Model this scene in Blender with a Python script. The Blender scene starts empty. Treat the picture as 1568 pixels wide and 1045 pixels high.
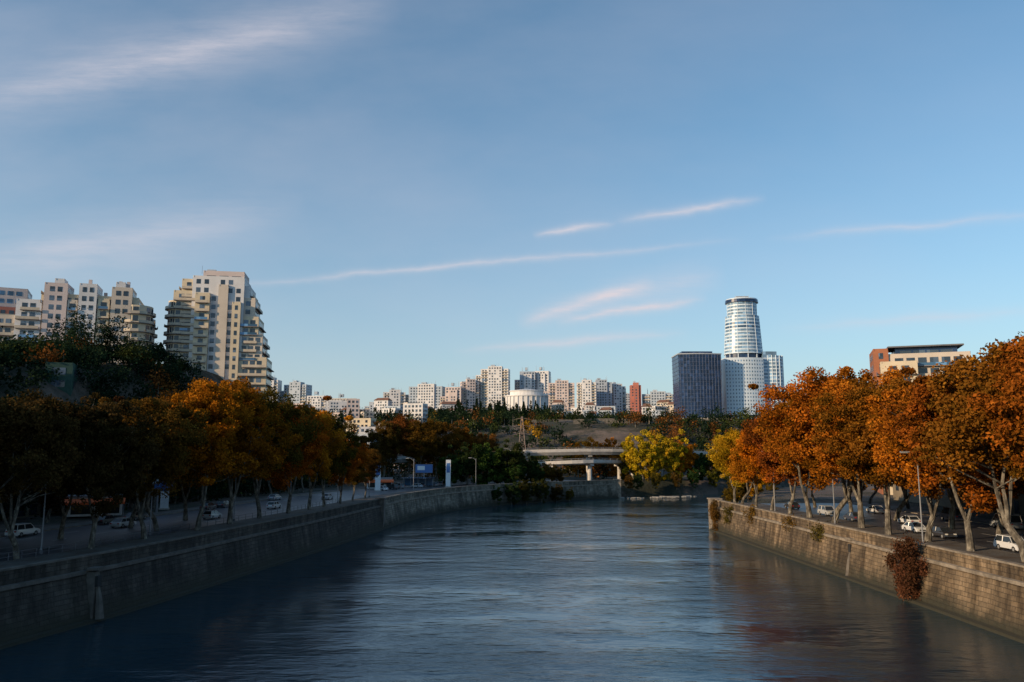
import bpy, math, random
import numpy as np
from mathutils import Vector
R = math.radians
rng = np.random.default_rng(7)
random.seed(7)
scene = bpy.context.scene

# ------------------------------------------------------------------ materials
def new_mat(name):
    m = bpy.data.materials.new(name); m.use_nodes = True
    nt = m.node_tree; b = nt.nodes['Principled BSDF']
    return m, nt, b
def N(nt, t, **kw):
    n = nt.nodes.new(t)
    for k, v in kw.items(): setattr(n, k, v)
    return n
def ramp(nt, fac, stops):
    r = N(nt, 'ShaderNodeValToRGB'); e = r.color_ramp.elements
    while len(e) < len(stops): e.new(0.5)
    for i, (p, c) in enumerate(stops):
        e[i].position = p; e[i].color = (*c, 1) if len(c) == 3 else c
    nt.links.new(fac, r.inputs[0]); return r.outputs[0]
def noise(nt, scale, detail=4, rough=.55, vec=None):
    n = N(nt, 'ShaderNodeTexNoise'); n.inputs['Scale'].default_value = scale
    n.inputs['Detail'].default_value = detail; n.inputs['Roughness'].default_value = rough
    if vec is not None: nt.links.new(vec, n.inputs['Vector'])
    return n.outputs['Fac']
def objco(nt): return N(nt, 'ShaderNodeTexCoord').outputs['Object']
def mixc(nt, f, a, b, mode='MIX'):
    m = N(nt, 'ShaderNodeMix', data_type='RGBA', blend_type=mode)
    for s, v in ((m.inputs[0], f), (m.inputs[6], a), (m.inputs[7], b)):
        if isinstance(v, (int, float)): s.default_value = v
        elif isinstance(v, tuple): s.default_value = (*v, 1)
        else: nt.links.new(v, s)
    return m.outputs[2]
def simple(name, col, rough=.7, var=.25, scale=.6, metal=0, spec=.5):
    m, nt, b = new_mat(name)
    c = tuple(x*(1-var) for x in col); d = tuple(min(1, x*(1+var)) for x in col)
    nt.links.new(ramp(nt, noise(nt, scale, 6, .6, objco(nt)), [(.3, c), (.7, d)]), b.inputs['Base Color'])
    b.inputs['Roughness'].default_value = rough; b.inputs['Metallic'].default_value = metal
    b.inputs['Specular IOR Level'].default_value = spec
    return m
def glass(name, col, rough=.12, hi=2.8):
    m, nt, b = new_mat(name)
    v = N(nt, 'ShaderNodeTexWhiteNoise', noise_dimensions='3D')
    sn = N(nt, 'ShaderNodeVectorMath', operation='SNAP'); nt.links.new(objco(nt), sn.inputs[0])
    sn.inputs[1].default_value = (2.6, 2.6, 3.0); nt.links.new(sn.outputs[0], v.inputs['Vector'])
    nt.links.new(ramp(nt, v.outputs['Value'], [(0, tuple(x*.5 for x in col)), (.7, col), (1, tuple(min(1, x*hi+.01) for x in col))]), b.inputs['Base Color'])
    b.inputs['Roughness'].default_value = rough
    return m

M = {}
M['cream'] = simple('cream_render', (.58, .49, .36), .85, .15, .15)
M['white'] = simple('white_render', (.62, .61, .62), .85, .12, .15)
M['grey'] = simple('grey_concrete_hazed', (.38, .43, .50), .85, .15, .15)  # distance haze over the skyline is mixed into this bluish base colour
M['beige'] = simple('beige_render', (.54, .47, .40), .85, .15, .1)
M['pink'] = simple('pink_render', (.56, .47, .45), .85, .15, .1)
M['ochre_shaded'] = simple('ochre_stucco_shaded', (.19, .155, .11), .9, .25, .2)  # yellowish stucco, darkened in its colour to stand for tree shade
M['redb'] = simple('red_render', (.42, .15, .11), .85, .2, .1)
M['orangeb'] = simple('terracotta_render', (.30, .115, .06), .85, .2, .2)
M['slab'] = simple('balcony_slab', (.22, .19, .18), .8, .2, .4)
M['railp'] = simple('balcony_panel', (.50, .43, .34), .7, .2, .3)
M['roof'] = simple('roof_grey', (.12, .12, .13), .9, .3, .3)
M['roofred'] = simple('roof_tile', (.18, .09, .06), .9, .3, .5)
M['glass'] = glass('window_glass', (.04, .06, .09))
M['gblue'] = glass('blue_glass', (.05, .12, .22), .15)
M['gdark'] = glass('dark_glass', (.014, .036, .10), .25, 1.6)
M['dband'] = simple('dark_spandrel', (.05, .075, .15), .4, .1)
M['tower'] = simple('tower_cladding', (.56, .65, .74), .35, .05, .05)
M['towerg'] = glass('tower_glass', (.20, .33, .48), .18, 1.5)
M['mull'] = simple('mullion', (.35, .38, .42), .4, .1)
M['green'] = simple('green_cladding', (.015, .06, .045), .7)
M['conc'] = simple('bridge_concrete', (.46, .44, .42), .8, .2, .5)
M['metal'] = simple('painted_metal', (.10, .10, .11), .5, .2, 2)
M['galv'] = simple('galvanised_steel', (.22, .23, .25), .5, .1, 2)
M['pylon'] = simple('pylon_steel', (.30, .22, .20), .6, .2, 2)
M['orange'] = simple('orange_canvas', (.75, .13, .03), .8, .1, 2)
M['signw'] = simple('sign_white', (.72, .76, .8), .4, .05, 2)
M['signb'] = simple('sign_blue', (.05, .15, .4), .4, .05, 2)
M['rubber'] = simple('rubber', (.02, .02, .02), .9)
M['lampg'] = simple('lamp_glass', (.6, .6, .55), .3)
M['lred'] = simple('tail_light', (.35, .02, .02), .3)
M['paint'] = simple('road_paint', (.5, .5, .48), .7, .35, 3)
M['rock'] = simple('river_rock', (.22, .21, .19), .8, .4, .8)

def car_paint():
    m, nt, b = new_mat('car_paint')
    oi = N(nt, 'ShaderNodeObjectInfo'); nt.links.new(oi.outputs['Color'], b.inputs['Base Color'])
    b.inputs['Roughness'].default_value = .35; b.inputs['Coat Weight'].default_value = .6
    return m
M['carpaint'] = car_paint()
M['carglass'] = simple('car_glass', (.02, .025, .03), .08, .1)

def asphalt():
    m, nt, b = new_mat('asphalt')
    co = objco(nt)
    c = ramp(nt, noise(nt, .25, 8, .65, co), [(.3, (.035, .036, .045)), (.7, (.07, .073, .085))])
    nt.links.new(c, b.inputs['Base Color']); b.inputs['Roughness'].default_value = .42
    bp = N(nt, 'ShaderNodeBump'); bp.inputs['Strength'].default_value = .3; bp.inputs['Distance'].default_value = .02
    nt.links.new(noise(nt, 20, 3, .6, co), bp.inputs['Height']); nt.links.new(bp.outputs[0], b.inputs['Normal'])
    return m
M['asphalt'] = asphalt()
def paving():
    m, nt, b = new_mat('paving')
    co = objco(nt)
    br = N(nt, 'ShaderNodeTexBrick'); nt.links.new(co, br.inputs['Vector'])
    br.inputs['Scale'].default_value = 1.2; br.inputs['Color1'].default_value = (.10, .095, .09, 1)
    br.inputs['Color2'].default_value = (.14, .13, .12, 1); br.inputs['Mortar'].default_value = (.05, .05, .05, 1)
    c = mixc(nt, .8, br.outputs['Color'], ramp(nt, noise(nt, .4, 6, .6, co), [(.35, (.6, .36, .18)), (.6, (.9, .88, .85))]), 'MULTIPLY')
    nt.links.new(c, b.inputs['Base Color']); b.inputs['Roughness'].default_value = .8
    return m
M['paving'] = paving()
def stone(name, base, dark):
    m, nt, b = new_mat(name)
    uv = N(nt, 'ShaderNodeUVMap').outputs[0]
    nv = N(nt, 'ShaderNodeTexNoise'); nv.inputs['Scale'].default_value = .35; nt.links.new(uv, nv.inputs['Vector'])
    va = N(nt, 'ShaderNodeVectorMath', operation='MULTIPLY_ADD'); nt.links.new(nv.outputs['Color'], va.inputs[0]); va.inputs[1].default_value = (.5, .22, 0); nt.links.new(uv, va.inputs[2])
    br = N(nt, 'ShaderNodeTexBrick'); nt.links.new(va.outputs[0], br.inputs['Vector'])
    br.inputs['Scale'].default_value = 1.0; br.inputs['Brick Width'].default_value = 1.3; br.inputs['Row Height'].default_value = .5
    br.inputs['Mortar Size'].default_value = .03; br.inputs['Mortar Smooth'].default_value = .6; br.inputs['Bias'].default_value = -.1
    br.inputs['Color1'].default_value = (*[x*.72 for x in base], 1); br.inputs['Color2'].default_value = (*[x*1.25 for x in base], 1)
    br.inputs['Mortar'].default_value = (*[x*.5 for x in base], 1)
    mp = N(nt, 'ShaderNodeMapping'); mp.inputs['Scale'].default_value = (.5, .07, 1); nt.links.new(uv, mp.inputs['Vector'])
    streak = ramp(nt, noise(nt, 1.3, 8, .7, mp.outputs[0]), [(.40, dark), (.58, (1, 1, 1))])
    c = mixc(nt, .95, br.outputs['Color'], streak, 'MULTIPLY')
    c = mixc(nt, .9, c, ramp(nt, noise(nt, .12, 7, .7, uv), [(.36, (.28, .26, .22)), (.5, (.8, .78, .72)), (.64, (1.35, 1.3, 1.2))]), 'MULTIPLY')
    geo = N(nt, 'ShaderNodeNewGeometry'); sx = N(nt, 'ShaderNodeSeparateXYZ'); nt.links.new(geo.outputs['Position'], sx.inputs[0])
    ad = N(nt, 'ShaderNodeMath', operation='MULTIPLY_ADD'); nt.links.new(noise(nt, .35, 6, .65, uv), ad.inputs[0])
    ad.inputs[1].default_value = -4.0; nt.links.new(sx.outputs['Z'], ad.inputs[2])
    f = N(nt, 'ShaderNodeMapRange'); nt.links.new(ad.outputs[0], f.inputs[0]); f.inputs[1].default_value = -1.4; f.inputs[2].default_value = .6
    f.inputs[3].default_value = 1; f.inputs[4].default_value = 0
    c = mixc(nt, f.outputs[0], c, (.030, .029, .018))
    nt.links.new(c, b.inputs['Base Color']); b.inputs['Roughness'].default_value = .9
    bp = N(nt, 'ShaderNodeBump'); bp.inputs['Strength'].default_value = .9; bp.inputs['Distance'].default_value = .15
    iv = N(nt, 'ShaderNodeMath', operation='SUBTRACT'); nt.links.new(noise(nt, 2.5, 6, .7, uv), iv.inputs[0]); nt.links.new(br.outputs['Fac'], iv.inputs[1])
    nt.links.new(iv.outputs[0], bp.inputs['Height']); nt.links.new(bp.outputs[0], b.inputs['Normal'])
    return m
M['stoned'] = stone('quay_stone_shaded', (.078, .068, .06), (.3, .28, .24))  # darker copy of the quay stone: left bank's shade is in the colour
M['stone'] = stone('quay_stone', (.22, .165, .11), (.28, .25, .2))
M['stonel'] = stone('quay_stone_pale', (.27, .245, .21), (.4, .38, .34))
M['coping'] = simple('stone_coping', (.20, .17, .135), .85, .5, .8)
M['copingd'] = simple('stone_coping_shaded', (.10, .088, .076), .85, .45, .8)  # coping for the left bank, with shade darkened into its colour

def ground_mat():
    m, nt, b = new_mat('ground_cover')
    co = objco(nt)
    rock = ramp(nt, noise(nt, .05, 8, .65, co), [(.3, (.06, .045, .038)), (.7, (.17, .13, .105))])
    scrub = ramp(nt, noise(nt, .15, 6, .6, co), [(.3, (.010, .016, .009)), (.7, (.035, .034, .016))])
    f = ramp(nt, noise(nt, .03, 8, .7, co), [(.47, (0, 0, 0)), (.57, (1, 1, 1))])
    nt.links.new(mixc(nt, f, scrub, rock), b.inputs['Base Color']); b.inputs['Roughness'].default_value = .95
    bp = N(nt, 'ShaderNodeBump'); bp.inputs['Strength'].default_value = .8; bp.inputs['Distance'].default_value = 1.5
    nt.links.new(noise(nt, .2, 8, .7, co), bp.inputs['Height']); nt.links.new(bp.outputs[0], b.inputs['Normal'])
    return m
M['ground'] = ground_mat()

def water_mat():
    m, nt, b = new_mat('river_water')
    co = objco(nt)
    nt.links.new(ramp(nt, noise(nt, .03, 3, .5, co), [(.3, (.008, .030, .046)), (.7, (.011, .036, .050))]), b.inputs['Base Color'])
    b.inputs['Roughness'].default_value = .03; b.inputs['IOR'].default_value = 1.75
    b.inputs['Specular Tint'].default_value = (.72, .92, 1.0, 1)
    def mapped(sx, sy, rot):
        mp = N(nt, 'ShaderNodeMapping'); mp.inputs['Scale'].default_value = (sx, sy, 1); mp.inputs['Rotation'].default_value = (0, 0, R(rot)); nt.links.new(co, mp.inputs['Vector']); return mp.outputs[0]
    n1 = noise(nt, .75, 5, .62, mapped(.6, 1.4, 12)); n3 = noise(nt, .30, 3, .55, mapped(.6, 1.5, -8)); n2 = noise(nt, .10, 3, .5, mapped(1, 1, 0))
    sw = ramp(nt, noise(nt, .05, 5, .65, mapped(.55, 1.1, 20)), [(.40, (.25, .25, .25)), (.60, (1.35, 1.35, 1.35))])
    s1 = N(nt, 'ShaderNodeMath', operation='MULTIPLY_ADD'); nt.links.new(n3, s1.inputs[0]); s1.inputs[1].default_value = 1.3; nt.links.new(n1, s1.inputs[2])
    mu = N(nt, 'ShaderNodeMath', operation='MULTIPLY'); nt.links.new(s1.outputs[0], mu.inputs[0]); nt.links.new(sw, mu.inputs[1])
    ad = N(nt, 'ShaderNodeMath', operation='MULTIPLY_ADD'); nt.links.new(n2, ad.inputs[0]); ad.inputs[1].default_value = .8; nt.links.new(mu.outputs[0], ad.inputs[2])
    bp = N(nt, 'ShaderNodeBump'); bp.inputs['Strength'].default_value = 1; bp.inputs['Distance'].default_value = .11
    nt.links.new(ad.outputs[0], bp.inputs['Height']); nt.links.new(bp.outputs[0], b.inputs['Normal'])
    return m
M['water'] = water_mat()

def leaf_mat(name, use_obj=True, col=(.1, .1, .1)):
    m, nt, b = new_mat(name); nt.nodes.remove(b)
    out = nt.nodes['Material Output']
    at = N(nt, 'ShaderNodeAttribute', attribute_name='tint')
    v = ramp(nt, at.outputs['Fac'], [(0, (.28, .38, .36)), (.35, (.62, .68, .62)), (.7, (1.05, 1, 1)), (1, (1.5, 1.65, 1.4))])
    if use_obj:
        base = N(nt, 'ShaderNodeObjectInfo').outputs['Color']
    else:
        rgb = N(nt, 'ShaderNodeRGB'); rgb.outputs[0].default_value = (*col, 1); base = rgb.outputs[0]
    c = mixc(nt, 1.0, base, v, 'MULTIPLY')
    d = N(nt, 'ShaderNodeBsdfDiffuse'); t = N(nt, 'ShaderNodeBsdfTranslucent'); mx = N(nt, 'ShaderNodeMixShader')
    mx.inputs[0].default_value = .25
    nt.links.new(c, d.inputs[0]); nt.links.new(c, t.inputs[0]); nt.links.new(d.outputs[0], mx.inputs[1]); nt.links.new(t.outputs[0], mx.inputs[2])
    nt.links.new(mx.outputs[0], out.inputs[0])
    return m
M['leaf'] = leaf_mat('leaves')
M['lf_dark'] = leaf_mat('leaves_dark_green', False, (.020, .036, .020))
M['lf_olive'] = leaf_mat('leaves_olive', False, (.050, .062, .020))
M['lf_rust'] = leaf_mat('leaves_rust', False, (.18, .070, .020))
M['lf_gold'] = leaf_mat('leaves_gold', False, (.36, .19, .02))
def bark():
    m, nt, b = new_mat('plane_bark')
    co = objco(nt)
    mp = N(nt, 'ShaderNodeMapping'); mp.inputs['Scale'].default_value = (1, 1, .5); nt.links.new(co, mp.inputs['Vector'])
    nt.links.new(ramp(nt, noise(nt, 2.2, 5, .6, mp.outputs[0]), [(.35, (.04, .034, .027)), (.5, (.10, .088, .07)), (.66, (.26, .235, .19))]), b.inputs['Base Color'])
    b.inputs['Roughness'].default_value = .9
    return m
M['bark'] = bark()

# ------------------------------------------------------------------ mesh builder
class MB:
    def __init__(s): s.v = []; s.f = []; s.m = []; s.t = []; s.mats = []
    def mi(s, k):
        if k not in s.mats: s.mats.append(k)
        return s.mats.index(k)
    def face(s, pts, k):
        i = len(s.v); s.v += [tuple(map(float, p)) for p in pts]; s.f.append(tuple(range(i, i+len(pts)))); s.m.append(s.mi(k))
    def box(s, c, d, k, rot=0):
        cx, cy, cz = c; hx, hy, hz = d[0]/2, d[1]/2, d[2]/2; ca, sa = math.cos(rot), math.sin(rot)
        p = [(cx+x*ca-y*sa, cy+x*sa+y*ca, cz+z) for z in (-hz, hz) for x, y in ((-hx, -hy), (hx, -hy), (hx, hy), (-hx, hy))]
        i = len(s.v); s.v += p
        for q in ((0, 3, 2, 1), (4, 5, 6, 7), (0, 1, 5, 4), (1, 2, 6, 5), (2, 3, 7, 6), (3, 0, 4, 7)):
            s.f.append(tuple(i+a for a in q)); s.m.append(s.mi(k))
    def tube(s, pts, rad, k, n=7, cap=True):
        pts = [Vector(p) for p in pts]; i0 = len(s.v)
        for j, p in enumerate(pts):
            d = (pts[min(j+1, len(pts)-1)]-pts[max(j-1, 0)]).normalized()
            a = d.orthogonal().normalized() if abs(d.z) < .95 else Vector((1, 0, 0)); a = (a-d*a.dot(d)).normalized(); b = d.cross(a)
            for q in range(n):
                t = 2*math.pi*q/n; s.v.append(tuple(p+(a*math.cos(t)+b*math.sin(t))*rad[j]))
        for j in range(len(pts)-1):
            for q in range(n):
                s.f.append((i0+j*n+q, i0+j*n+(q+1) % n, i0+(j+1)*n+(q+1) % n, i0+(j+1)*n+q)); s.m.append(s.mi(k))
        if cap:
            s.f.append(tuple(i0+(len(pts)-1)*n+q for q in range(n))); s.m.append(s.mi(k))
            s.f.append(tuple(i0+q for q in reversed(range(n)))); s.m.append(s.mi(k))
    def prism(s, poly, z0, z1, k, ktop=None):
        n = len(poly)
        for i in range(n):
            a, b = poly[i], poly[(i+1) % n]
            s.face([(*a, z0), (*b, z0), (*b, z1), (*a, z1)], k)
        s.face([(*p, z1) for p in poly], ktop or k); s.face([(*p, z0) for p in reversed(poly)], k)
    def leaves(s, centers, size, k, tint, up=.3):
        n = len(centers)
        nr = rng.normal(size=(n, 3)); nr[:, 2] += up; nr /= np.linalg.norm(nr, axis=1)[:, None]
        a = np.cross(nr, rng.normal(size=(n, 3))); a /= np.linalg.norm(a, axis=1)[:, None]; b = np.cross(nr, a)
        sz = (size*rng.uniform(.6, 1.35, n))[:, None]
        q = np.stack([centers-a*sz*.5, centers-b*sz*.36, centers+a*sz*.55, centers+b*sz*.36], 1).reshape(-1, 3)
        i0 = len(s.v); s.v += q.tolist()
        idx = (i0+np.arange(n*4)).reshape(n, 4); s.f += idx.tolist(); s.m += [s.mi(k)]*n
        s.t.append((i0, np.repeat(tint, 4)))
    def mesh(s, name, smooth=False):
        me = bpy.data.meshes.new(name); me.from_pydata(s.v, [], s.f)
        for k in s.mats: me.materials.append(M[k])
        me.polygons.foreach_set('material_index', s.m)
        if s.t:
            at = me.attributes.new('tint', 'FLOAT', 'POINT'); arr = np.full(len(s.v), .5)
            for i, a in s.t: arr[i:i+len(a)] = a
            at.data.foreach_set('value', arr)
        if smooth: me.polygons.foreach_set('use_smooth', [True]*len(s.f))
        me.update(); return me
    def obj(s, name, loc=(0, 0, 0), **kw): return put(name, s.mesh(name, **kw), loc)
def put(name, me, loc=(0, 0, 0), rot=0, sc=1, col=None):
    o = bpy.data.objects.new(name, me); scene.collection.objects.link(o)
    o.location = loc; o.rotation_euler = (0, 0, rot); o.scale = (sc,)*3 if not isinstance(sc, tuple) else sc
    if col: o.color = (*col, 1)
    return o

# ------------------------------------------------------------------ river banks
def chaikin(p, it=2):
    p = [np.array(q, float) for q in p]
    for _ in range(it):
        q = [p[0]]
        for a, b in zip(p[:-1], p[1:]): q += [a*.75+b*.25, a*.25+b*.75]
        q.append(p[-1]); p = q
    return np.array(p)
def densify(p, st=3.0):
    out = []
    for a, b in zip(p[:-1], p[1:]):
        n = max(1, int(np.linalg.norm(b-a)/st)); out += [a+(b-a)*i/n for i in range(n)]
    out.append(p[-1]); return np.array(out)
LA = chaikin([(-70, -250), (-60, 0), (-56, 40), (-49, 74), (-44, 95), (-39.5, 127), (-35, 157), (-31, 190)])
LB = chaikin([(-31, 190), (-28, 215), (-19, 250), (-3, 276), (18, 296), (40, 313)])
LC = np.array([(40, 313), (56, 321), (82, 331), (115, 352), (190, 430), (500, 540), (900, 560)], float)
RA = chaikin([(52, -250), (51, 0), (50, 80), (48.5, 130), (47, 187)])
RC = np.array([(47, 187), (52, 205), (64, 240), (88, 285), (125, 322), (190, 380), (500, 480), (900, 500)], float)
LEFT = np.vstack([LA, LB[1:], LC[1:]]); RIGHT = np.vstack([RA, RC[1:]])
POLY = np.vstack([LEFT, RIGHT[::-1]])

def sdist(x, y):
    x = np.asarray(x, float); y = np.asarray(y, float)
    d = np.full(x.shape, 1e9); ins = np.zeros(x.shape, bool)
    for a, b in zip(POLY, np.roll(POLY, -1, 0)):
        e = b-a; L2 = e@e+1e-9; t = np.clip(((x-a[0])*e[0]+(y-a[1])*e[1])/L2, 0, 1)
        d = np.minimum(d, np.hypot(x-a[0]-t*e[0], y-a[1]-t*e[1]))
        c = (a[1] > y) != (b[1] > y)
        xi = e[0]*(y-a[1])/(e[1] if abs(e[1]) > 1e-9 else 1e-9)+a[0]
        ins ^= c & (x < xi)
    return np.where(ins, -d, d)
def ss(a, b, v): t = np.clip((v-a)/(b-a), 0, 1); return t*t*(3-2*t)
def wob(x, y): return np.sin(x*.021+y*.013)+np.sin(x*-.013+y*.027+1.3)+.6*np.sin(x*.06+y*.045)+.5*np.sin(x*-.07+y*.05+2)
def H(x, y):
    x = np.asarray(x, float); y = np.asarray(y, float)
    d = sdist(x, y)
    h = -4+9.8*ss(2, 9, d)
    land = ss(9, 40, d)
    x0 = -98+26*ss(100, 270, y)
    k = ss(105, 150, y); hh = (1-k)*46+k*np.clip(.15*y+2, 10, 41)  # near-left part, out of view, is raised to shade the left bank
    hill = hh*ss(0, 1, (x0-x)/38)*(1-ss(310, 400, y)) + 14*ss(0, 1, (x0-70-x)/80)*(1-ss(310, 420, y))*ss(200, 260, y)
    far = 30*ss(400, 560, y+.15*x) + 26*ss(620, 1000, y)
    rgt = 10*ss(110, 170, x)*(1-ss(360, 420, y))
    return h+land*(hill+np.maximum(far, rgt)+wob(x, y)*1.3*ss(60, 130, d))
def hz(x, y): return float(H(np.array([x]), np.array([y]))[0])

xs = np.concatenate([np.linspace(-3000, -420, 30), np.linspace(-400, -110, 40), np.linspace(-105, 130, 60), np.linspace(135, 450, 48), np.linspace(480, 3000, 30)])
ys = np.concatenate([np.linspace(-600, -30, 20), np.linspace(-20, 460, 110), np.linspace(466, 1100, 90), np.linspace(1130, 6000, 40)])
X, Y = np.meshgrid(xs, ys); Z = H(X, Y)
g = MB(); g.mi('ground')
g.v = np.stack([X.ravel(), Y.ravel(), Z.ravel()], 1).tolist(); nx = len(xs)
for j in range(len(ys)-1):
    for i in range(nx-1):
        a = j*nx+i; g.f.append((a, a+1, a+nx+1, a+nx)); g.m.append(0)
g.obj('ground', smooth=True)

w = MB(); w.face([(-200, -260, 0), (900, -260, 0), (900, 620, 0), (-200, 620, 0)], 'water'); w.obj('river_water')

def normals(p, side):
    t = np.gradient(p, axis=0); t /= np.linalg.norm(t, axis=1)[:, None]
    return np.stack([t[:, 1], -t[:, 0]], 1)*side
def sweep(name, path, side, prof, keys):
    p = densify(path); n = normals(p, side)
    arc = np.concatenate([[0], np.cumsum(np.linalg.norm(np.diff(p, axis=0), axis=1))])
    mb = MB(); uv = []
    pl = [0]
    for a, b in zip(prof[:-1], prof[1:]): pl.append(pl[-1]+math.hypot(b[0]-a[0], b[1]-a[1]))
    for s in range(len(prof)-1):
        (o0, z0), (o1, z1) = prof[s], prof[s+1]
        k = keys[s]
        if k is None: continue
        for i in range(len(p)-1):
            q = [(*(p[i]+n[i]*o0), z0), (*(p[i+1]+n[i+1]*o0), z0), (*(p[i+1]+n[i+1]*o1), z1), (*(p[i]+n[i]*o1), z1)]
            u = [(arc[i], pl[s]), (arc[i+1], pl[s]), (arc[i+1], pl[s+1]), (arc[i], pl[s+1])]
            if side < 0: q.reverse(); u.reverse()
            mb.face(q, k); uv += u
    me = mb.mesh(name); ul = me.uv_layers.new(name='UVMap'); ul.data.foreach_set('uv', np.array(uv).ravel())
    return put(name, me)
wallp = [(-1.9, -3), (-1.7, .3), (-1.15, .42), (-.35, 5.0), (-.5, 5.0), (-.5, 5.35), (-.1, 5.4), (-.1, 6.75), (-.22, 6.75), (-.22, 6.95), (.55, 6.95), (.55, 6.75), (.45, 6.75), (.45, 6.1)]
def keys(st, cp): return [st, st, st, cp, cp, cp, st, cp, cp, cp, cp, cp, st]
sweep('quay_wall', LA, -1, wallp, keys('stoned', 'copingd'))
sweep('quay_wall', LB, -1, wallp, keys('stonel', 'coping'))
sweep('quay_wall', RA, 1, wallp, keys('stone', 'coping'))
def wpier(x, y, k, w=2.4):
    rc = MB(); rc.box((0, 0, 2), (w, w+.5, 9.6), k); rc.box((0, 0, 6.95), (w+.4, w+.9, .3), k); rc.obj('quay_wall_pier', (x, y, 0))
wpier(47.2, 188.8, 'coping'); wpier(41, 314.5, 'coping'); wpier(-30.8, 190.5, 'copingd', 1.8)
LAB = np.vstack([LA, LB[1:]])
sweep('riverside_pavement', LAB, -1, [(.45, 6.12), (9.5, 6.12), (9.5, 5.95)], ['paving', 'coping'])
sweep('embankment_road', LAB, -1, [(9.5, 6.0), (30, 6.0), (30, 6.13), (34, 6.13), (34, 5)], ['asphalt', 'coping', 'paving', 'coping'])
sweep('riverside_pavement', RA, 1, [(.45, 6.12), (9.5, 6.12), (9.5, 5.95)], ['paving', 'coping'])
sweep('embankment_road', RA, 1, [(9.5, 6.0), (30, 6.0), (30, 6.13), (36, 6.13), (36, 5)], ['asphalt', 'coping', 'paving', 'coping'])
def marks(path, side, off):
    p = densify(path, 1.0); n = normals(p, side); mb = MB()
    for i in range(0, len(p)-4, 9):
        mb.face([(*(p[i]+n[i]*off), 6.004), (*(p[i+3]+n[i+3]*off), 6.004), (*(p[i+3]+n[i+3]*(off+.18)), 6.004), (*(p[i]+n[i]*(off+.18)), 6.004)], 'paint')
    mb.obj('road_marking')
for o in (14.5, 19.8, 25): marks(LAB, -1, o); marks(RA, 1, o)

def outfall(x, y, side, k='coping'):
    mb = MB(); mb.box((0, 0, 2.4), (.9, 1.0, 5.6), 'rubber' if k == 'coping' else k); mb.box((-side*.3, 0, 4.2), (.9, .8, 1.1), 'rubber'); mb.box((-side*.25, 0, 5.5), (1.2, 1.5, .25), k)
    mb.tube([(-side*.6, 0, 3.6), (-side*.8, 0, 2.4), (-side*1.0, 0, .3)], [.2, .35, .5], 'copingd', 6)
    mb.obj('storm_drain_outfall', (x, y, 0))
outfall(49.0, 117, 1); outfall(-44.9, 88, -1, 'copingd')
def rockbar(x0, y0, x1, y1, n, s):
    mb = MB()
    for i in range(n):
        t = rng.random(); x = x0+(x1-x0)*t+rng.normal()*3; y = y0+(y1-y0)*t+rng.normal()*1.5; r = s*rng.uniform(.4, 1.6)
        k = [(math.cos(a)*r*rng.uniform(.8, 1.9), math.sin(a)*r*rng.uniform(.7, 1.3)) for a in np.linspace(0, 5.4, 7)]
        b = [(x+a, y+c) for a, c in k]; tpp = [(x+a*.55, y+c*.55) for a, c in k]
        for j in range(7): mb.face([(*b[j], -.3), (*b[(j+1) % 7], -.3), (*tpp[(j+1) % 7], r*.22), (*tpp[j], r*.22)], 'rock')
        mb.face([(*q, r*.22) for q in tpp], 'rock')
    mb.obj('river_rocks')
rockbar(46, 311, 74, 325, 60, .8)

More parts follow.
